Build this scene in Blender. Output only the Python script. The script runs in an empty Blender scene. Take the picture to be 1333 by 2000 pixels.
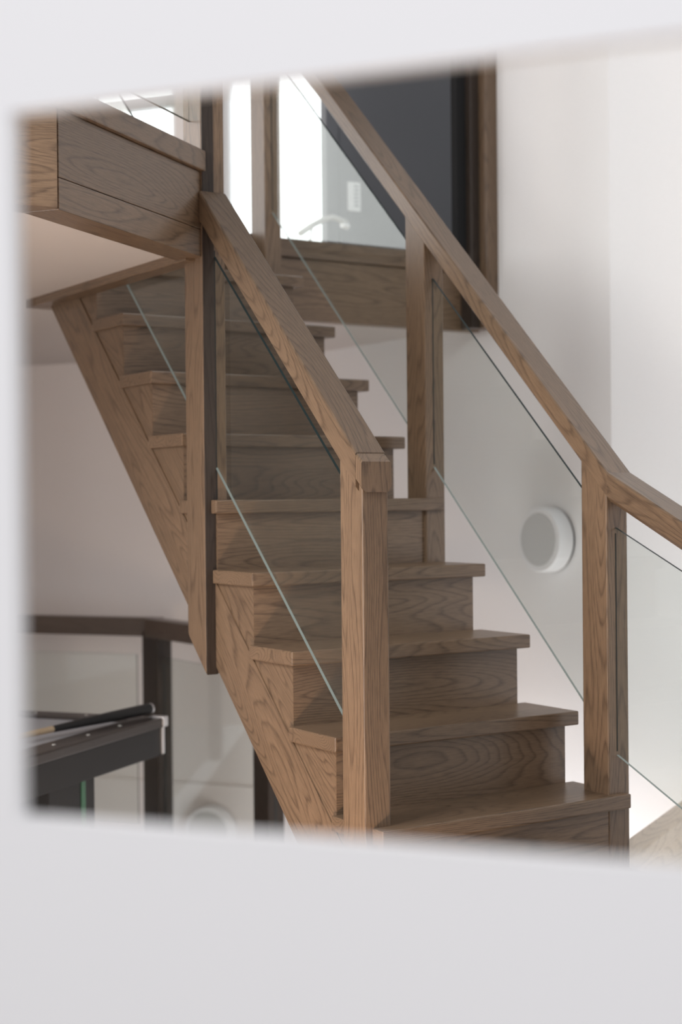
import bpy, bmesh, math
from mathutils import Vector, Matrix

sc = bpy.context.scene
COL = sc.collection
R = math.radians

# ------------------------------------------------------------------ frame of reference
# x: across the treads (to the right), y: direction the stair climbs, z: up. Lower floor is z = 0.
DZ = 0.8                                     # top of the first visible tread above the lower floor
PH = R(36)                                   # the building's walls are turned 36 degrees to the stair
E1 = Vector((math.cos(PH), math.sin(PH), 0)) # building axis, away from the viewer to the right
E2 = Vector((-math.sin(PH), math.cos(PH), 0))# building axis, away to the left
def P(a, b, z=0.0):                          # building coordinates -> world (z in stair heights)
    return E1*a + E2*b + Vector((0, 0, z + DZ))
def S(x, y, z):                              # stair coordinates -> world
    return Vector((x, y, z + DZ))

# ------------------------------------------------------------------ camera
cd = bpy.data.cameras.new('camera'); cam = bpy.data.objects.new('camera', cd); COL.objects.link(cam)
fw = Vector((0.5445902, 0.8386706, -0.0072898)); rt = Vector((0.8386169, -0.5446383, -0.0095359)); up = Vector((0.0119678, 0.0009202, 0.9999279))
M = Matrix((rt, up, -fw)).transposed().to_4x4()
M.translation = Vector((-2.8738334, -3.0064994, 0.7937541 + DZ))
cam.matrix_world = M
cd.sensor_fit = 'VERTICAL'; cd.sensor_height = 36.0; cd.sensor_width = 24.0
cd.lens = 2976.454/2000*36.0
cd.clip_start = 0.05; cd.clip_end = 100
cd.dof.use_dof = True; cd.dof.focus_distance = 3.75; cd.dof.aperture_fstop = 2.35; cd.dof.aperture_blades = 0
sc.camera = cam

# ------------------------------------------------------------------ world, light, exposure
w = bpy.data.worlds.new('world'); sc.world = w; w.use_nodes = True
w.node_tree.nodes['Background'].inputs[0].default_value = (0.97, 0.98, 1.0, 1)
w.node_tree.nodes['Background'].inputs[1].default_value = 0.36
sc.view_settings.view_transform = 'Standard'; sc.view_settings.look = 'None'
sc.view_settings.exposure = 0.38; sc.view_settings.gamma = 1.0; sc.view_settings.use_curve_mapping = False
sc.cycles.use_denoising = True
sc.cycles.max_bounces = 10; sc.cycles.diffuse_bounces = 5; sc.cycles.glossy_bounces = 5
sc.cycles.transparent_max_bounces = 16
sc.cycles.sample_clamp_indirect = 6.0

def area(name, loc, direction, sx, sy, rad, col):
    """rectangular light of radiance RAD (sx wide, sy high)"""
    ld = bpy.data.lights.new(name, 'AREA'); ld.shape = 'RECTANGLE'; ld.size = sx; ld.size_y = sy
    ld.energy = rad*sx*sy*math.pi; ld.color = col
    o = bpy.data.objects.new(name, ld); COL.objects.link(o)
    o.location = loc
    o.rotation_euler = Vector(direction).to_track_quat('-Z', 'Y').to_euler()
    return o
# daylight at the big gallery window, then added fill lights
area('daylight_gallery_window', P(0.2, 6.45, 3.0), -E2, 4.6, 2.2, 2.1, (1.0, 0.985, 0.97))
area('fill_left_low', S(-3.65, 0.7, 0.35), (1, -0.15, 0), 1.7, 1.8, 2.6, (0.97, 0.98, 1.0))  # added fill, no window built: lifts right wall and left-facing wood
area('fill_left_high', S(-4.2, 2.4, 3.0), (1, 0, 0), 3.4, 2.0, 0.5, (1.0, 0.985, 0.97))  # unseen light added for the upper posts, rail and wall
area('fill_void_left', S(-3.2, -0.25, 2.1), (1, 0.2, -0.2), 1.3, 1.2, 13.0, (1.0, 0.99, 0.97))  # invented source beside the void, brightens left faces of the posts
area('fill_overhead', S(2.1, -1.7, 4.1), (0, 0, -1), 2.0, 2.0, 3.6, (0.98, 0.99, 1.0))  # added overhead light, brightens the near leaf of the right wall
area('fill_right_low', S(2.1, -1.9, 0.2), (0.0, 1, 0), 1.0, 1.8, 0.9, (0.98, 0.985, 1.0))  # made-up source out of view, lifts the lower right wall
area('fill_from_below', S(0.15, 0.7, -1.4), (1, 0.0, 1.2), 2.4, 0.9, 6.5, (1.0, 0.98, 0.98))  # added below floor level to brighten the right wall from underneath
# added fill behind the viewer, brightens the near wall
area('fill_near_wall', P(-6.0, -0.5, 2.1), E1, 3.2, 2.2, 2.35, (0.98, 0.975, 1.0))
# warm lamps of the lower room, to the left of the stair
def bulb(name, loc, watts, rad, col):
    ld = bpy.data.lights.new(name, 'POINT'); ld.energy = watts; ld.shadow_soft_size = rad; ld.color = col
    o = bpy.data.objects.new(name, ld); COL.objects.link(o); o.location = loc
bulb('warm_room_lamp', S(-1.60, -0.38, -0.50), 38, 0.08, (1.0, 0.76, 0.57))
bulb('warm_room_lamp', S(-3.6, 1.5, 0.8), 9, 0.25, (1.0, 0.80, 0.68))

# ------------------------------------------------------------------ materials
def new_mat(name):
    m = bpy.data.materials.new(name); m.use_nodes = True
    nt = m.node_tree; b = nt.nodes['Principled BSDF']
    return m, nt, b
def plain(name, col, rough=0.6, metal=0.0, spec=0.5, noise=0.0, nscale=40):
    m, nt, b = new_mat(name)
    b.inputs['Base Color'].default_value = (*col, 1); b.inputs['Roughness'].default_value = rough
    b.inputs['Metallic'].default_value = metal; b.inputs['Specular IOR Level'].default_value = spec
    if noise:
        tc = nt.nodes.new('ShaderNodeTexCoord'); n = nt.nodes.new('ShaderNodeTexNoise'); n.inputs['Scale'].default_value = nscale
        n.inputs['Detail'].default_value = 5
        mr = nt.nodes.new('ShaderNodeMapRange'); mr.inputs['To Min'].default_value = 1-noise; mr.inputs['To Max'].default_value = 1+noise
        mx = nt.nodes.new('ShaderNodeVectorMath'); mx.operation = 'SCALE'; mx.inputs[0].default_value = col
        nt.links.new(tc.outputs['Object'], n.inputs['Vector']); nt.links.new(n.outputs['Fac'], mr.inputs['Value'])
        nt.links.new(mr.outputs[0], mx.inputs['Scale']); nt.links.new(mx.outputs[0], b.inputs['Base Color'])
        bp = nt.nodes.new('ShaderNodeBump'); bp.inputs['Strength'].default_value = 0.08; bp.inputs['Distance'].default_value = 0.002
        nt.links.new(n.outputs['Fac'], bp.inputs['Height']); nt.links.new(bp.outputs[0], b.inputs['Normal'])
    return m
def wood(name, rot, light=(0.176, 0.115, 0.072), dark=(0.058, 0.036, 0.023), rough=0.33, rings=17.0, spec=0.5):
    """oiled oak; ROT turns the plank so that its grain runs along local x"""
    m, nt, b = new_mat(name); N, L = nt.nodes.new, nt.links.new
    tc = N('ShaderNodeTexCoord'); oi = N('ShaderNodeObjectInfo')
    off = N('ShaderNodeVectorMath'); off.operation = 'MULTIPLY'
    cmb = N('ShaderNodeCombineXYZ')
    for i in range(3): L(oi.outputs['Random'], cmb.inputs[i])
    off.inputs[1].default_value = (37.0, 19.0, 53.0); L(cmb.outputs[0], off.inputs[0])
    vr = N('ShaderNodeVectorRotate'); vr.rotation_type = 'EULER_XYZ'; vr.inputs['Rotation'].default_value = rot
    L(tc.outputs['Object'], vr.inputs['Vector'])
    add = N('ShaderNodeVectorMath'); add.operation = 'ADD'; L(vr.outputs[0], add.inputs[0]); L(off.outputs[0], add.inputs[1])
    # growth rings: contours of a field stretched along the grain
    s1 = N('ShaderNodeVectorMath'); s1.operation = 'MULTIPLY'; s1.inputs[1].default_value = (0.85, 7.5, 7.5); L(add.outputs[0], s1.inputs[0])
    n1 = N('ShaderNodeTexNoise'); n1.inputs['Scale'].default_value = 1.0; n1.inputs['Detail'].default_value = 1.2; n1.inputs['Roughness'].default_value = 0.35
    L(s1.outputs[0], n1.inputs['Vector'])
    s3 = N('ShaderNodeVectorMath'); s3.operation = 'MULTIPLY'; s3.inputs[1].default_value = (9, 60, 60); L(add.outputs[0], s3.inputs[0])
    n3 = N('ShaderNodeTexNoise'); n3.inputs['Scale'].default_value = 1.0; n3.inputs['Detail'].default_value = 2; L(s3.outputs[0], n3.inputs['Vector'])
    mu = N('ShaderNodeMath'); mu.operation = 'MULTIPLY_ADD'; mu.inputs[1].default_value = rings*2; mu.inputs[2].default_value = 0
    L(n1.outputs['Fac'], mu.inputs[0])
    ad = N('ShaderNodeMath'); ad.operation = 'MULTIPLY_ADD'; ad.inputs[1].default_value = 0.5; L(n3.outputs['Fac'], ad.inputs[0]); L(mu.outputs[0], ad.inputs[2])
    fr = N('ShaderNodeMath'); fr.operation = 'FRACT'; L(ad.outputs[0], fr.inputs[0])
    rp = N('ShaderNodeValToRGB'); e = rp.color_ramp.elements
    e[0].position = 0.0; e[0].color = (0, 0, 0, 1); e[1].position = 1.0; e[1].color = (0.0, 0, 0, 1)
    a = rp.color_ramp.elements.new(0.55); a.color = (0.18, 0.18, 0.18, 1)
    a = rp.color_ramp.elements.new(0.80); a.color = (1, 1, 1, 1)
    a = rp.color_ramp.elements.new(0.90); a.color = (0.35, 0.35, 0.35, 1)
    L(fr.outputs[0], rp.inputs['Fac'])
    # pores
    s2 = N('ShaderNodeVectorMath'); s2.operation = 'MULTIPLY'; s2.inputs[1].default_value = (22, 420, 420); L(add.outputs[0], s2.inputs[0])
    n2 = N('ShaderNodeTexNoise'); n2.inputs['Scale'].default_value = 1.0; n2.inputs['Detail'].default_value = 3; n2.inputs['Roughness'].default_value = 0.6; L(s2.outputs[0], n2.inputs['Vector'])
    # broad tone
    n4 = N('ShaderNodeTexNoise'); n4.inputs['Scale'].default_value = 0.45; n4.inputs['Detail'].default_value = 2; L(s1.outputs[0], n4.inputs['Vector'])
    mix = N('ShaderNodeMix'); mix.data_type = 'RGBA'; mix.inputs[6].default_value = (*light, 1); mix.inputs[7].default_value = (*dark, 1)
    f1 = N('ShaderNodeMath'); f1.operation = 'MULTIPLY'; f1.inputs[1].default_value = 0.52; L(rp.outputs['Color'], f1.inputs[0])
    pr = N('ShaderNodeMapRange'); pr.inputs['From Min'].default_value = 0.42; pr.inputs['From Max'].default_value = 0.68; pr.inputs['To Max'].default_value = 0.42
    L(n2.outputs['Fac'], pr.inputs['Value'])
    f2 = N('ShaderNodeMath'); f2.operation = 'ADD'; f2.use_clamp = True; L(f1.outputs[0], f2.inputs[0]); L(pr.outputs[0], f2.inputs[1])
    L(f2.outputs[0], mix.inputs[0])
    tone = N('ShaderNodeMapRange'); tone.inputs['From Min'].default_value = 0.3; tone.inputs['From Max'].default_value = 0.7
    tone.inputs['To Min'].default_value = 0.84; tone.inputs['To Max'].default_value = 1.14; L(n4.outputs['Fac'], tone.inputs['Value'])
    rnd = N('ShaderNodeMapRange'); rnd.inputs['To Min'].default_value = 0.93; rnd.inputs['To Max'].default_value = 1.07; L(oi.outputs['Random'], rnd.inputs['Value'])
    tm = N('ShaderNodeMath'); tm.operation = 'MULTIPLY'; L(tone.outputs[0], tm.inputs[0]); L(rnd.outputs[0], tm.inputs[1])
    sv = N('ShaderNodeVectorMath'); sv.operation = 'SCALE'; L(mix.outputs[2], sv.inputs[0]); L(tm.outputs[0], sv.inputs['Scale'])
    L(sv.outputs[0], b.inputs['Base Color'])
    b.inputs['Roughness'].default_value = rough; b.inputs['Specular IOR Level'].default_value = spec
    bp = N('ShaderNodeBump'); bp.inputs['Strength'].default_value = 0.12; bp.inputs['Distance'].default_value = 0.001; bp.invert = True
    L(f2.outputs[0], bp.inputs['Height']); L(bp.outputs[0], b.inputs['Normal'])
    return m
WX = wood('oak_grain_across', (0, 0, 0))
WY = wood('oak_grain_lengthwise', (0, 0, R(-90)))
WZ = wood('oak_grain_upright', (0, R(90), 0))
def wood_dir(name, d, **k):
    q = Vector(d).normalized().rotation_difference(Vector((1, 0, 0)))
    return wood(name, q.to_euler('XYZ'), **k)
WS = wood_dir('oak_grain_sloping', (0, 1, 0.97))
WS2 = wood_dir('oak_grain_gentle_slope', (0, 1, 0.48))
WE1 = wood_dir('oak_grain_beam', E1)
WE2 = wood_dir('oak_grain_rail', E2, light=(0.12, 0.085, 0.065), dark=(0.06, 0.04, 0.03))
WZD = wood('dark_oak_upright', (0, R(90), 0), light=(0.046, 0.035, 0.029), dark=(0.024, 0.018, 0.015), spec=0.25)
WYD = wood('dark_oak_lengthwise', (0, 0, R(-90)), light=(0.12, 0.085, 0.065), dark=(0.06, 0.04, 0.03))
PALE = wood_dir('pale_oak', E1, light=(0.62, 0.52, 0.40), dark=(0.40, 0.32, 0.24), rings=8)
WALL = plain('white_wall_paint', (0.84, 0.83, 0.835), 0.75, noise=0.015, nscale=90)
WALLW = plain('wall_paint_warm_shade', (0.74, 0.69, 0.67), 0.8, noise=0.015, nscale=60)  # same wall paint, with warm dim light put into the colour
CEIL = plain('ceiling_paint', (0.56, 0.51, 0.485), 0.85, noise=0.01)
FWALL = plain('near_wall_paint', (0.84, 0.835, 0.85), 0.7)
FLOOR = plain('pale_floor', (0.42, 0.35, 0.29), 0.5, noise=0.05, nscale=8)
CARPET = plain('upper_floor', (0.40, 0.34, 0.29), 0.7, noise=0.05)
GREY = plain('dark_grey_paint', (0.15, 0.156, 0.172), 0.5, noise=0.02)
DGREY = plain('charcoal_trim', (0.022, 0.022, 0.023), 0.9, spec=0.1)
GROOVE = plain('dark_groove', (0.012, 0.013, 0.012), 0.6)
BLACK = plain('black_lacquer', (0.030, 0.030, 0.031), 0.45, spec=0.15)
BLACK2 = plain('black_rail_top', (0.045, 0.037, 0.034), 0.35, spec=0.3)
CLOTH = plain('light_grey_cloth', (0.42, 0.43, 0.46), 0.9, noise=0.05, nscale=300)
SILVER = plain('brushed_silver', (0.62, 0.62, 0.63), 0.28, metal=0.9)
STUD = plain('pearl_stud', (0.85, 0.84, 0.80), 0.3)
LAMPW = plain('white_lamp_body', (0.83, 0.83, 0.85), 0.4)
LAMPG = plain('frosted_lamp_face', (0.58, 0.585, 0.59), 0.6)
FRAME = plain('grey_window_frame', (0.52, 0.54, 0.55), 0.5)
FRAMEW = plain('white_window_frame', (0.85, 0.86, 0.87), 0.5)
def lit(name, col, strength):
    m, nt, b = new_mat(name); b.inputs['Base Color'].default_value = (*col, 1); b.inputs['Roughness'].default_value = 0.8
    b.inputs['Emission Color'].default_value = (*col, 1); b.inputs['Emission Strength'].default_value = strength
    return m
BLIND = lit('daylit_white_blind', (0.97, 0.97, 1.0), 1.1)
PAPER = plain('white_notice', (0.85, 0.87, 0.88), 0.6)
PAPERG = plain('grey_print', (0.25, 0.27, 0.29), 0.6)
METAL = plain('pale_metal', (0.62, 0.62, 0.60), 0.35, metal=0.3)
GREEN = plain('green_strip', (0.02, 0.14, 0.06), 0.4)
TAN = plain('pale_maple', (0.55, 0.42, 0.27), 0.35)
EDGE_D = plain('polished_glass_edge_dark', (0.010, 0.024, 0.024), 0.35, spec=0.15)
EDGE_L = plain('glass_edge_painted_glint', (0.22, 0.25, 0.235), 0.3, spec=0.4)  # light caught by the lower glass edges, painted as a paler colour

def glass_mat(name, tint, boost):
    m = bpy.data.materials.new(name); m.use_nodes = True; nt = m.node_tree; nt.nodes.clear(); N, L = nt.nodes.new, nt.links.new
    out = N('ShaderNodeOutputMaterial'); tr = N('ShaderNodeBsdfTransparent'); tr.inputs[0].default_value = (*tint, 1)
    gl = N('ShaderNodeBsdfGlossy'); gl.inputs['Roughness'].default_value = 0.0; gl.inputs['Color'].default_value = (0.97, 1, 0.99, 1)
    ge = N('ShaderNodeNewGeometry'); dt = N('ShaderNodeVectorMath'); dt.operation = 'DOT_PRODUCT'
    L(ge.outputs['Normal'], dt.inputs[0]); L(ge.outputs['Incoming'], dt.inputs[1])
    ab = N('ShaderNodeMath'); ab.operation = 'ABSOLUTE'; L(dt.outputs['Value'], ab.inputs[0])
    om = N('ShaderNodeMath'); om.operation = 'SUBTRACT'; om.inputs[0].default_value = 1.0; L(ab.outputs[0], om.inputs[1])
    pw = N('ShaderNodeMath'); pw.operation = 'POWER'; pw.inputs[1].default_value = 5.0; L(om.outputs[0], pw.inputs[0])
    fr = N('ShaderNodeMath'); fr.operation = 'MULTIPLY_ADD'; fr.inputs[1].default_value = 0.957; fr.inputs[2].default_value = 0.043; L(pw.outputs[0], fr.inputs[0])
    mu = N('ShaderNodeMath'); mu.operation = 'MULTIPLY'; mu.inputs[1].default_value = boost; mu.use_clamp = True
    mx = N('ShaderNodeMixShader'); L(fr.outputs[0], mu.inputs[0]); L(mu.outputs[0], mx.inputs[0]); L(tr.outputs[0], mx.inputs[1]); L(gl.outputs[0], mx.inputs[2])
    L(mx.outputs[0], out.inputs['Surface'])
    return m
GLASS = glass_mat('clear_glass', (0.955, 0.972, 0.962), 1.0)

# ------------------------------------------------------------------ mesh helpers
def bm_box(x0, x1, y0, y1, z0, z1, bev=0.0):
    bm = bmesh.new()
    vs = [bm.verts.new((x, y, z)) for z in (z0, z1) for y in (y0, y1) for x in (x0, x1)]
    for f in ((0, 2, 3, 1), (4, 5, 7, 6), (0, 1, 5, 4), (2, 6, 7, 3), (1, 3, 7, 5), (0, 4, 6, 2)):
        bm.faces.new([vs[i] for i in f])
    return finish(bm, bev)
def finish(bm, bev=0.0, seg=2):
    bmesh.ops.recalc_face_normals(bm, faces=bm.faces)
    if bev > 0:
        es = [e for e in bm.edges if len(e.link_faces) == 2 and e.calc_face_angle(0) > 0.3]
        bmesh.ops.bevel(bm, geom=es, offset=bev, segments=seg, profile=0.6, affect='EDGES', clamp_overlap=True)
    return bm
def bm_prism(pts, vec, bev=0.0):
    """polygon PTS (Vectors) pushed along VEC"""
    bm = bmesh.new(); a = [bm.verts.new(p) for p in pts]; b = [bm.verts.new(Vector(p) + Vector(vec)) for p in pts]
    n = len(pts); bm.faces.new(a); bm.faces.new(b[::-1])
    for i in range(n): bm.faces.new((a[i], b[i], b[(i+1) % n], a[(i+1) % n]))
    return finish(bm, bev)
def yz(pts, x0, x1, bev=0.0):                # polygon in the stair's side plane, from x0 to x1
    return bm_prism([S(x0, y, z) for y, z in pts], (x1-x0, 0, 0), bev)
def sbox(x0, x1, y0, y1, z0, z1, bev=0.0):
    return bm_box(x0, x1, y0, y1, z0 + DZ, z1 + DZ, bev)
def pbox(a0, a1, b0, b1, z0, z1, bev=0.0):   # box along the building's axes
    return bm_prism([P(a0, b0, z0), P(a1, b0, z0), P(a1, b1, z0), P(a0, b1, z0)], (0, 0, z1-z0), bev)
def bm_tube(p0, p1, r0, r1=None, seg=24, rings=None):
    """round bar, or with RINGS [(t, radius)] a turned profile"""
    p0, p1 = Vector(p0), Vector(p1); d = p1 - p0; L = d.length; z = d.normalized()
    x = z.orthogonal().normalized(); y = z.cross(x); rings = rings or [(0, r0), (1, r0 if r1 is None else r1)]
    bm = bmesh.new(); rows = []
    for t, r in rings:
        c = p0 + d*t
        rows.append([bm.verts.new(c + (x*math.cos(2*math.pi*i/seg) + y*math.sin(2*math.pi*i/seg))*r) for i in range(seg)])
    for a, b in zip(rows, rows[1:]):
        for i in range(seg): bm.faces.new((a[i], a[(i+1) % seg], b[(i+1) % seg], b[i]))
    bm.faces.new(rows[0][::-1]); bm.faces.new(rows[-1])
    bmesh.ops.recalc_face_normals(bm, faces=bm.faces)
    for f in bm.faces: f.smooth = len(f.verts) == 4
    for e in bm.edges:
        if len(e.link_faces) == 2 and e.calc_face_angle(0) > 0.7: e.smooth = False
    return bm
def bm_sweep(pts, r, seg=12):
    """round bar through PTS"""
    pts = [Vector(p) for p in pts]; bm = bmesh.new(); rows = []
    for i, p in enumerate(pts):
        d = (pts[min(i+1, len(pts)-1)] - pts[max(i-1, 0)]).normalized()
        x = Vector((0, 0, 1)).cross(d).normalized(); y = d.cross(x)
        rows.append([bm.verts.new(p + (x*math.cos(2*math.pi*k/seg) + y*math.sin(2*math.pi*k/seg))*r) for k in range(seg)])
    for a, b in zip(rows, rows[1:]):
        for k in range(seg):
            f = bm.faces.new((a[k], a[(k+1) % seg], b[(k+1) % seg], b[k])); f.smooth = True
    bm.faces.new(rows[0][::-1]); bm.faces.new(rows[-1]); bmesh.ops.recalc_face_normals(bm, faces=bm.faces)
    return bm
def wloc(o):
    v = Vector(o.location)
    while o.parent: o = o.parent; v += Vector(o.location)
    return v
def obj(name, bm, mat, parent=None):
    me = bpy.data.meshes.new(name)
    lo = Vector([min(v.co[i] for v in bm.verts) for i in range(3)]); hi = Vector([max(v.co[i] for v in bm.verts) for i in range(3)])
    org = Vector(((lo.x+hi.x)/2, (lo.y+hi.y)/2, lo.z))
    bmesh.ops.translate(bm, vec=-org, verts=bm.verts)
    bm.to_mesh(me); bm.free()
    for m in (mat if isinstance(mat, (list, tuple)) else [mat]): me.materials.append(m)
    o = bpy.data.objects.new(name, me); COL.objects.link(o)
    if parent:
        o.parent = parent; o.location = org - wloc(parent)
    else: o.location = org
    return o
def tag(o, label, cat, group=None):
    o['label'] = label; o['category'] = cat
    if group: o['group'] = group
    return o
def thing(name, label, cat, loc, group=None):
    o = bpy.data.objects.new(name, None); COL.objects.link(o); o.location = loc; o.empty_display_size = 0.1
    return tag(o, label, cat, group)
def struct(name, bm, mat, parent=None):
    o = obj(name, bm, mat, parent)
    if not parent: o['kind'] = 'structure'
    return o
def slab_poly(pts, z0, z1):
    return bm_prism([Vector((p[0], p[1], z0 + DZ)) for p in pts], (0, 0, z1 - z0))
def glass(name, pts3, vec, parent, top_edges=(), mats=None):
    """pane from outline PTS3 with thickness VEC; edges that look up are dark, edges that look down have caught light painted in"""
    bm = bm_prism(pts3, vec)
    nv = Vector(vec).normalized()
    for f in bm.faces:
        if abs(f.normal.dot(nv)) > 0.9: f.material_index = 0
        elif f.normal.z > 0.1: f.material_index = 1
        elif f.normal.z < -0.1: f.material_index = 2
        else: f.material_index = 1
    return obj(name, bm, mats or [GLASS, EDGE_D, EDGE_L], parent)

# ------------------------------------------------------------------ the setting
ZF = -0.8; ZC = 1.515; ZU = 1.80
RE = 2.75                                    # rear wall, along E1
# right wall: a plane along the stair, up to the opening of the upper floor, then a second leaf turned towards the viewer
struct('wall_right', sbox(1.07, 1.22, 1.21, 3.22, -3.4, ZC), WALL)
struct('wall_right_upper', sbox(1.07, 1.22, 1.21, 1.90, ZC, 4.3), WALL)
d2 = Vector((0.70, -0.714, 0)); n2 = Vector((0.714, 0.70, 0))
a0 = Vector((1.07, 1.21, -3.4 + DZ))
struct('wall_right_near', bm_prism([a0, a0 + d2*5, a0 + d2*5 + n2*0.15, a0 + n2*0.15], (0, 0, 7.7)), WALL)
struct('wall_rear', pbox(RE, RE+0.15, 1.3, 6.4, -3.4, ZC), WALLW)
# upper rear wall around the two windows
wz0, wz1 = 1.95, 3.6
A0, A1, B0, B1 = 2.755, 4.7, 1.45, 2.50
struct('wall_rear_upper', pbox(RE, RE+0.12, 1.3, 6.4, ZU-0.28, wz0), WALL)
struct('wall_rear_pier', pbox(RE, RE+0.12, B1, A0, wz0, wz1), WALLW)  # shaded look of the pier comes from its colour
struct('wall_rear_head', pbox(RE, RE+0.12, 1.3, 6.4, wz1, 4.3), WALL)
struct('wall_rear_end', pbox(RE, RE+0.12, A1, 6.4, wz0, wz1), WALL)
def window(name, b0, b1, bars):
    t = bpy.data.objects.new(name, None); COL.objects.link(t); t.location = P(RE+0.05, (b0+b1)/2, wz0); t['kind'] = 'structure'
    fwid = 0.03
    obj('window_frame', pbox(RE+0.03, RE+0.08, b0, b0+fwid, wz0, wz1), FRAMEW, t)
    obj('window_frame', pbox(RE+0.03, RE+0.08, b1-fwid, b1, wz0, wz1), FRAMEW, t)
    obj('window_frame', pbox(RE+0.03, RE+0.08, b0, b1, wz1-fwid, wz1), FRAMEW, t)
    obj('window_sill', pbox(RE-0.03, RE+0.08, b0, b1, wz0-0.02, wz0+0.02), FRAMEW, t)
    for k in range(9):                       # slats of the pale blind, glowing with the daylight behind them
        za = wz0 + k*(wz1-wz0)/9
        obj('blind_panel', pbox(RE+0.085, RE+0.092, b0, b1, za+0.001, za+(wz1-wz0)/9-0.001), BLIND, t)
    for z0, z1, m in bars: obj('glazing_bar', pbox(RE+0.01, RE+0.07, b0, b1, z0, z1), m, t)
    glass('pane', [P(RE+0.05, b0, wz0), P(RE+0.05, b1, wz0), P(RE+0.05, b1, wz1), P(RE+0.05, b0, wz1)], E1*0.004, t)
window('window_1', A0, A1, [(2.79, 2.845, FRAME)])
window('window_2', B0, B1, [])
# left gallery wall with its big window
struct('wall_left', pbox(-3.2, RE+0.15, 6.4, 6.55, -0.8, 1.95), WALLW)
struct('wall_left_head', pbox(-3.2, RE+0.15, 6.4, 6.55, 4.1, 4.3), WALLW)
t = bpy.data.objects.new('window_3', None); COL.objects.link(t); t.location = P(0.2, 6.4, 1.95); t['kind'] = 'structure'
for a in (-3.2, -2.12, 2.42):
    obj('window_frame', pbox(a, a+0.05, 6.36, 6.44, 1.95, 4.1), FRAMEW, t)
for z in (1.95, 4.03):
    obj('glazing_bar', pbox(-3.2, RE, 6.37, 6.43, z, z+0.04), FRAMEW, t)
# floors and ceilings
struct('floor', slab_poly([(-6.5, -4.5), (0.24, -4.5)] + [(0.24, 3.38)] + [tuple(P(2.2, 6.4)[:2]), tuple(P(-4.5, 6.4)[:2])], ZF-0.3, ZF), FLOOR)
FR = 1.185                                   # front of the beam, along E2
c1 = P(-0.10, FR+0.01); c2 = P(-0.935, FR+0.01)
UP = [tuple(c2[:2]), tuple(c1[:2]), (-0.815, 0.965), (-0.815, 2.055), (1.07, 2.055), (1.07, 3.2), tuple(P(RE, 2.0)[:2]), tuple(P(RE, 6.4)[:2]), tuple(P(-2.6, 6.4)[:2]), (c2[0]-2.0, c2[1])]
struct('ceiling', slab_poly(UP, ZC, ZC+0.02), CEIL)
struct('floor_upper', slab_poly(UP, ZC+0.02, ZU), CARPET)
struct('floor_upper_side', sbox(1.07, 3.2, 1.95, 3.6, ZC, ZU), CARPET)
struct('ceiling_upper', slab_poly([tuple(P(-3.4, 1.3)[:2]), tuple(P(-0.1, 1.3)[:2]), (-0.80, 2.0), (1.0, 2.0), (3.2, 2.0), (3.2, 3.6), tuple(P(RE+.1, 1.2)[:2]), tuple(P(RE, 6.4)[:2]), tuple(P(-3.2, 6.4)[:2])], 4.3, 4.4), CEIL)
struct('wall_rear_low_trim', pbox(RE-0.012, RE, 1.3, 6.3, -0.64, -0.61), WALLW)
# dark wall of the upper room, its door leaf and lining
struct('wall_grey', sbox(0.715, 3.2, 2.62, 2.645, ZU, 4.3), GREY)
t = bpy.data.objects.new('door_1', None); COL.objects.link(t); t.location = S(1.2, 2.6, ZU); t['kind'] = 'structure'
obj('door_leaf', sbox(0.762, 3.0, 2.585, 2.62, ZU+0.01, 3.95, 0.002), GREY, t)
obj('door_frame', sbox(0.692, 0.756, 2.575, 2.62, ZU, 4.1, 0.003), GREY, t)
obj('kick_strip', sbox(0.762, 3.0, 2.575, 2.59, ZU+0.002, 1.975, 0.002), GREY, t)
t = thing('wall_notice', 'small white notice on the dark grey door, seen through the stair glass', 'notice', S(0.835, 2.57, 2.06))
obj('paper', sbox(0.806, 0.868, 2.572, 2.585, 2.065, 2.192, 0.001), PAPER, t)
for k in range(6):
    obj('printed_line', sbox(0.834, 0.856, 2.5712, 2.573, 2.085+k*0.017, 2.094+k*0.017), PAPERG, t)
t = thing('door_frame', 'tall oak door lining at the corner of the right wall above the stair', 'door frame', S(1.03, 1.9, 1.5))
obj('front_board', sbox(1.012, 1.078, 1.868, 1.99, 1.495, 4.2, 0.004), WZ, t)
obj('stepped_board', sbox(0.970, 1.014, 1.915, 1.99, 1.495, 4.2, 0.003), WZD, t)
obj('inner_strip', sbox(0.925, 0.972, 1.95, 1.99, ZU, 4.2, 0.002), DGREY, t)

# near wall with the opening the view passes through (edges of the hole: 0.49 m high)
WN0, WN1 = -3.189, -3.177
struct('wall_front', pbox(WN0, WN1, -0.155, 1.9, ZF, 2.6), FWALL)
struct('wall_front_lower', pbox(WN0, WN1, -2.6, -0.155, ZF, 0.577), FWALL)
struct('wall_front_upper', pbox(WN0, WN1, -2.6, -0.155, 1.064, 2.6), FWALL)
struct('wall_front_end', pbox(WN0, WN1, -2.6, -0.95, 0.577, 1.064), FWALL)

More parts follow.
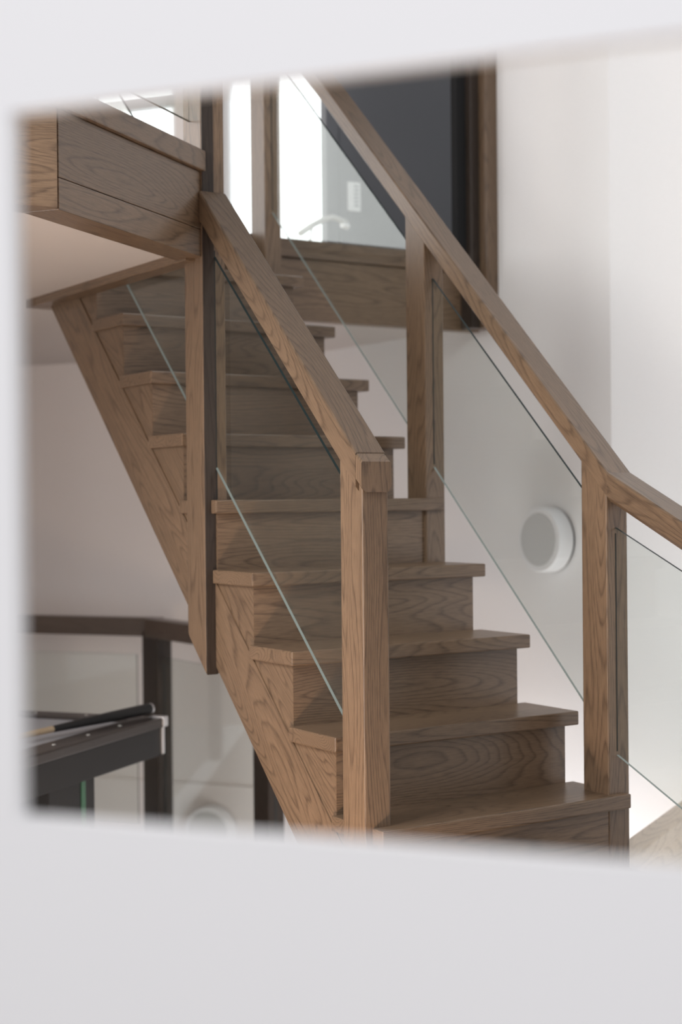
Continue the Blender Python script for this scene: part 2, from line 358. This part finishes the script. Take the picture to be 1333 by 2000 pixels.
# ------------------------------------------------------------------ staircase
G, RI, T, W, SL = 0.20613, 0.2, 0.0393, 0.81, 0.97
stair = thing('staircase', 'brown oak staircase with closed risers climbing away from the opening', 'staircase', S(-0.4, 0.0, ZF))
NT = 9
for k in range(NT):
    y0 = k*G; y1 = y0 + 0.2327 if k < NT-1 else 2.0
    obj('tread', sbox(-W, 0.0, y0, y1, k*RI-T, k*RI, 0.0045), WX, stair)
    obj('riser', sbox(-0.7945, -0.0325, y0+0.0225, y0+0.044, (k-1)*RI-(0 if k else 0), k*RI-T+0.001), WX, stair)
for j in range(1, 4):                        # the lower, longer steps
    y0 = -0.41*j; z = -RI*j
    obj('tread', sbox(-W, 0.0, y0, y0+0.46, z-T, z, 0.0045), WX, stair)
    obj('riser', sbox(-0.7945, -0.0325, y0+0.0225, y0+0.044, z-RI, z-T+0.001), WX, stair)
obj('landing_nosing', sbox(-0.80, 0.0, 1.965, 2.05, ZU-T, ZU, 0.004), WX, stair)
obj('riser', sbox(-0.793, 0.0, 1.99, 2.012, 1.6, ZU-T+0.001), WX, stair)
def saw(low, high=None):
    pts = [(-0.016, -RI-T)]
    pts = [(0.024, -0.24)]
    for k in range(NT):
        yy = k*G+0.024
        pts.append((yy, k*RI-T)); pts.append(((k+1)*G+0.024 if k < NT-1 else 2.0, k*RI-T))
    pts = [(0.024, low(0.024))] + pts[1:]
    pts.append((2.05, 1.6-T)); pts.append((2.05, low(2.05)))
    return pts
seam = lambda y: SL*y - 0.262
edge = lambda y: SL*y - 0.506
obj('side_panel', yz(saw(lambda y: seam(y)-0.01), -0.795, -0.770), WS, stair)
ylo = -0.30
obj('stringer', yz([(ylo, edge(ylo)), (2.05, edge(2.05)), (2.05, 1.495), (1.812, 1.495), (0.0, seam(0.0)), (-0.25, seam(-0.25)), (-0.55, ZF), (ylo, ZF)], -0.799, -0.765, 0.0), WS, stair)
obj('side_panel', yz(saw(edge), -0.062, -0.032), WS, stair)
obj('soffit_panel', yz([(0.06, edge(0.06)+0.03), (2.05, edge(2.05)+0.03), (2.05, edge(2.05)+0.05), (0.06, edge(0.06)+0.05)], -0.765, -0.062), WS, stair)
for j in range(0, 3):
    for xa, xb in ((-0.795, -0.770), (-0.062, -0.032)):
        obj('side_panel', sbox(xa, xb, -0.41*(j+1)+0.024, -0.41*j+0.03, ZF, -RI*(j+1)-T+0.001), WY, stair)

# ------------------------------------------------------------------ railings
def post(parent, x0, x1, y0, y1, bottom, top, mat, gx=None, gz=None, gface='front'):
    """BOTTOM/TOP: functions of y"""
    p = obj('newel_post', yz([(y0, bottom(y0)), (y1, bottom(y1)), (y1, top(y1)), (y0, top(y0))], x0, x1, 0.0035), mat, parent)
    return p
def groove(p, x, y, z0, z1, wd=0.0022):
    return obj('glazing_groove', sbox(x-wd, x+wd, y-0.0008, y+0.004, z0, z1), GROOVE, p)
def rail(parent, x0, x1, stations, th, mat, name='handrail'):
    """bar with a flat top and chamfered lower corners; STATIONS are (y, z of the top)"""
    prof = [(x0, -0.004), (x0+0.004, 0), (x1-0.004, 0), (x1, -0.004), (x1, -th+0.013), (x1-0.011, -th), (x0+0.011, -th), (x0, -th+0.013)]
    bm = bmesh.new(); rows = [[bm.verts.new(S(x, y, z+dz)) for x, dz in prof] for y, z in stations]
    n = len(prof)
    for a, b in zip(rows, rows[1:]):
        for i in range(n): bm.faces.new((a[i], a[(i+1) % n], b[(i+1) % n], b[i]))
    bm.faces.new(rows[0]); bm.faces.new(rows[-1][::-1])
    bmesh.ops.recalc_face_normals(bm, faces=bm.faces)
    return obj(name, bm, mat, parent)
# left railing
lr = thing('stair_railing', 'glass and oak stair railing nearest the viewer, ending in a squared newel post', 'railing', S(-0.79, 0.09, ZF))
LT, LB = 0.853, 0.757
pa = post(lr, -0.830, -0.755, 0.045, 0.145, lambda y: ZF, lambda y: LB+0.02+SL*y, WZ)
hl = rail(lr, -0.840, -0.752, [(0.0600, LT+SL*0.060), (0.853, LT+SL*0.853)], LT-LB, WS)
rail(hl, -0.840, -0.752, [(0.0340, LT+SL*0.036), (0.0590, LT+SL*0.0565)], 0.074, WZ, 'end_cap')
obj('joint', sbox(-0.8385, -0.7535, 0.0580, 0.0605, LT+0.002, LT+0.0538), GROOVE, hl)
pb = post(lr, -0.830, -0.756, 0.857, 0.968, lambda y: SL*y-0.530, lambda y: 2.75, WZ)
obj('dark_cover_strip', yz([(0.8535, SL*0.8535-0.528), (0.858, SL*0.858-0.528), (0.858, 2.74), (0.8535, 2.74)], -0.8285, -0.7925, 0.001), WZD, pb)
groove(pb, -0.790, 0.857, 0.60, 1.515)
gt = 0.0080
def gpanel(parent, x, y0, y1, lo, hi, sl):
    return glass('glass_panel', [S(x-gt/2, y0, lo+sl*y0), S(x-gt/2, y1, lo+sl*y1), S(x-gt/2, y1, hi+sl*y1), S(x-gt/2, y0, hi+sl*y0)], (gt, 0, 0), parent)
gpanel(lr, -0.790, 0.140, 0.862, 0.062, 0.666, SL)
gpanel(lr, -0.790, 0.962, 1.66, 0.090, 0.666, SL)
# right railing
rr = thing('stair_railing', 'long glass and oak stair railing on the wall side, bending at its lowest post', 'railing', S(-0.03, 0.9, ZF))
RT, RB = 0.853, 0.777
tops = lambda y: RB+0.02+SL*y
p1 = post(rr, -0.062, 0.012, 0.020, 0.120, lambda y: ZF, tops, WZ)
p2 = post(rr, -0.062, 0.010, 0.834, 0.935, lambda y: 0.42, tops, WZ)
p3 = post(rr, -0.062, 0.006, 1.815, 1.918, lambda y: 1.46, lambda y: 2.80, WZ)
groove(p1, -0.031, 0.020, 0.115, 0.70); groove(p2, -0.031, 0.834, 0.905, 1.485); groove(p3, -0.031, 1.815, 1.86, 2.6)
rail(rr, -0.070, 0.018, [(0.010, RT+SL*0.010), (1.84, RT+0.012+SL*1.84)], RT-RB, WS)
zb = RT+SL*0.010
rail(rr, -0.070, 0.018, [(0.010, zb), (-1.25, zb-0.48*1.26)], RT-RB, WS2)
gpanel(rr, -0.030, 0.115, 0.842, 0.088, 0.677, SL)
gpanel(rr, -0.030, 0.930, 1.822, 0.092, 0.684, SL)
gpanel(rr, -0.030, -1.22, 0.026, 0.096, 0.706, 0.45)
post(rr, -0.062, 0.012, -1.30, -1.20, lambda y: ZF, lambda y: RB+0.0+0.48*y, WZ)

# ------------------------------------------------------------------ beams along the upper floor
t = thing('floor_beam', 'deep oak beam carrying the upper gallery, running left from the tall post', 'beam', P(-0.5, FR+0.05, 1.495))
obj('lower_board', pbox(-0.93, -0.095, FR, FR+0.10, 1.495, 1.572, 0.002), WE1, t)
obj('upper_board', pbox(-0.93, -0.095, FR, FR+0.10, 1.5735, 1.737, 0.002), WE1, t)
obj('cap_board', pbox(-0.945, -0.075, FR-0.014, FR+0.10, 1.738, 1.797, 0.004), WE1, t)
obj('return_board', sbox(c2[0]-2.0, c2[0]+0.005, c2[1]-0.01, c2[1]+0.09, 1.4975, 1.7365, 0.002), WX, t)
obj('return_cap', sbox(c2[0]-2.0, c2[0]-0.003, c2[1]-0.024, c2[1]+0.09, 1.738, 1.797, 0.003), WX, t)
t = thing('floor_beam', 'oak beam under the dark grey door, behind the upper stair glass', 'beam', S(0.5, 2.02, 1.495))
obj('face_board', sbox(0.004, 1.07, 1.995, 2.05, 1.49, 1.727, 0.002), WX, t)
obj('cap_board', sbox(0.004, 1.07, 1.982, 2.05, 1.7285, 1.798, 0.003), WX, t)
t = thing('stairwell_trim', 'thin oak board edging the stairwell hole in the ceiling', 'trim board', S(-0.82, 1.5, 1.48))
obj('side_board', sbox(-0.862, -0.797, 0.90, 2.043, 1.487, 1.532, 0.003), WY, t)
obj('end_board', sbox(-0.862, 0.0, 2.045, 2.135, 1.487, 1.532, 0.003), WX, t)
# upper gallery railing
t = thing('gallery_railing', 'frameless glass balustrade standing on the deep beam of the upper gallery', 'railing', P(-0.5, FR+0.05, 1.8))
glass('glass_panel', [P(-0.90, FR+0.046, 1.893), P(-0.125, FR+0.046, 1.893), P(-0.125, FR+0.046, 2.62), P(-0.90, FR+0.046, 2.62)], E2*0.01, t)
obj('handrail', pbox(-0.93, -0.12, FR+0.01, FR+0.09, 2.68, 2.76, 0.006), WE1, t)
obj('clamp', pbox(-0.80, -0.74, FR+0.035, FR+0.065, 1.797, 1.90, 0.003), SILVER, t)

# ------------------------------------------------------------------ lower gallery railing at the back
t = thing('gallery_railing', 'dark oak and glass railing bending around the void behind the pool table', 'railing', S(0.2, 3.46, ZF))
AX = 2.2; cz = 0.257
pc = P(AX, 2.673)                            # outer corner, x about .21
X0 = pc.x
obj('handrail', bm_prism([P(AX, 2.64, cz-0.086), P(AX+0.085, 2.60, cz-0.086), P(AX+0.085, 6.3, cz-0.086), P(AX, 6.3, cz-0.086)], (0, 0, 0.086), 0.005), WE2, t)
obj('handrail', bm_prism([S(X0-0.005, 1.2, cz-0.086), S(X0+0.08, 1.2, cz-0.086), S(X0+0.08, 3.52, cz-0.086), S(X0-0.005, 3.42, cz-0.086)], (0, 0, 0.086), 0.005), WYD, t)
for ya in (3.30, 2.30):
    q = obj('post', sbox(X0, X0+0.075, ya, ya+0.155 if ya > 3 else ya+0.12, ZF, cz-0.06, 0.003), WZD, t)
    obj('glazing_groove', sbox(X0+0.030, X0+0.040, ya-0.001, ya+0.003, ZF+0.05, cz-0.2), GROOVE, q)
obj('post', pbox(AX, AX+0.075, 4.9, 5.0, ZF, cz-0.06, 0.003), WZD, t)
g = AX+0.035
glass('glass_panel', [P(g, 2.72, -0.72), P(g, 4.92, -0.72), P(g, 4.92, 0.083), P(g, 2.72, 0.083)], E1*0.008, t)
glass('glass_panel', [S(X0+0.035, 2.40, -0.72), S(X0+0.035, 3.31, -0.72), S(X0+0.035, 3.31, 0.083), S(X0+0.035, 2.40, 0.083)], (0.008, 0, 0), t)

# ------------------------------------------------------------------ round wall lights
def wall_light(loc, n, label):
    t = thing('wall_light', label, 'wall light', loc, None); n = Vector(n)
    obj('base_ring', bm_tube(loc, loc+n*0.012, 0, seg=64, rings=[(0, 0.119), (1, 0.119)]), GROOVE, t)
    obj('housing', bm_tube(loc+n*0.010, loc+n*0.083, 0, seg=64, rings=[(0, 0.122), (0.06, 0.126), (0.90, 0.126), (0.97, 0.124), (1.0, 0.121)]), LAMPW, t)
    obj('diffuser', bm_tube(loc+n*0.078, loc+n*0.0855, 0, seg=64, rings=[(0, 0.104), (0.6, 0.104), (1.0, 0.102)]), LAMPG, t)
    return t
wall_light(S(1.07, 1.535, 0.635), (-1, 0, 0), 'round white wall light with grey face on the white wall beside the stair')
wall_light(P(RE, 2.573, -0.835), -E1, 'round wall light low on the rear wall, only its upper rim showing')

# ------------------------------------------------------------------ games table and cue
EC = 0.938; BC = 1.890                       # near right corner, along E1 and E2; top at z 0
t = thing('pool_table', 'black pool table with pearl studs along its rails', 'pool table', P(0.2, 2.4, ZF))
EL = -1.0; BW = 2.55
obj('apron', pbox(EL+0.015, EC-0.012, BC+0.012, BC+0.05, -0.140, -0.036, 0.004), BLACK, t)
obj('apron', pbox(EC-0.05, EC-0.012, BC+0.05, BW-0.01, -0.140, -0.036, 0.004), BLACK, t)
obj('side_rail', pbox(EL, EC, BC, BC+0.105, -0.036, 0.0, 0.006), BLACK2, t)
obj('side_rail', pbox(EC-0.105, EC, BC+0.09, BW+0.02, -0.036, 0.0, 0.006), BLACK2, t)
obj('side_rail', pbox(EL, EC, BW-0.05, BW+0.02, -0.036, 0.0, 0.006), BLACK2, t)
obj('playing_surface', pbox(EL, EC-0.09, BC+0.09, BW-0.03, -0.05, -0.012), CLOTH, t)
obj('table_bed', pbox(EL, EC-0.05, BC+0.05, BW-0.01, -0.11, -0.05), BLACK, t)
for a in (0.243, 0.463, 0.683):
    obj('stud', bm_tube(P(a, BC+0.052, -0.001), P(a, BC+0.052, 0.0016), 0.0065), STUD, t)
for b in (2.03, 2.2, 2.42):
    obj('stud', bm_tube(P(EC-0.05, b, -0.001), P(EC-0.05, b, 0.0016), 0.006), STUD, t)
obj('corner_bracket', pbox(EC-0.03, EC+0.006, BC-0.006, BC+0.06, -0.034, 0.004, 0.004), SILVER, t)
obj('corner_strip', pbox(EC-0.022, EC-0.004, BC+0.004, BC+0.03, -0.135, -0.034, 0.003), SILVER, t)
lg = obj('leg', pbox(0.17, 0.467, BC+0.03, BC+0.20, ZF, -0.12, 0.006), BLACK, t)
obj('green_stripe', pbox(0.374, 0.402, BC+0.0275, BC+0.034, ZF+0.02, -0.14), GREEN, lg)
lg = obj('leg', pbox(0.17, 0.467, BW-0.14, BW-0.02, ZF, -0.12, 0.006), BLACK, t)
t = thing('pool_cue', 'black pool cue with pale shaft lying across the table corner', 'cue', P(0.9, 1.97, 0.0))
q0 = Vector(S(-0.398, 2.128, 0.0290)); q1 = Vector(S(-1.30, 1.72, 0.0120)); dq = q1-q0
obj('butt', bm_tube(q0, q0+dq*0.52, 0, rings=[(0, 0.0195), (0.05, 0.0205), (0.4, 0.019), (1, 0.0115)]), BLACK, t)
obj('bumper', bm_tube(q0-dq*0.014, q0, 0, rings=[(0, 0.013), (0.4, 0.0195), (1, 0.0200)]), SILVER, t)
obj('shaft', bm_tube(q0+dq*0.52, q1, 0, rings=[(0, 0.0113), (1, 0.0070)]), TAN, t)

# ------------------------------------------------------------------ small things
t = thing('wall_handrail', 'pale bent metal handrail on the upper floor behind the stair glass', 'handrail', S(0.6, 2.3, 1.9))
obj('bar', bm_sweep([S(0.385, 2.30, 1.885), S(0.45, 2.32, 1.925), S(0.53, 2.34, 1.965), S(0.575, 2.35, 1.978), S(0.625, 2.36, 1.972), S(0.655, 2.365, 1.965)], 0.0125), METAL, t)
obj('end_cap', bm_tube(S(0.632, 2.362, 1.955), S(0.662, 2.366, 1.949), 0.014), FRAMEW, t)
obj('bracket', bm_sweep([S(0.46, 2.325, 1.925), S(0.47, 2.36, 1.87), S(0.475, 2.37, 1.80)], 0.005), METAL, t)
t = thing('wall_ledge', 'pale oak capped ledge low beside the lowest stair post', 'ledge', S(0.5, 0.4, ZF))
obj('cap_board', bm_prism([S(0.20, 0.23, -0.305), S(1.35, 0.90, -0.305), S(1.31, 0.97, -0.305), S(0.16, 0.30, -0.305)], (0, 0, 0.05), 0.006), PALE, t)
obj('side_board', bm_prism([S(0.22, 0.25, ZF), S(1.34, 0.905, ZF), S(1.32, 0.94, ZF), S(0.20, 0.285, ZF)], (0, 0, ZF*-1-0.305), 0.002), PALE, t)
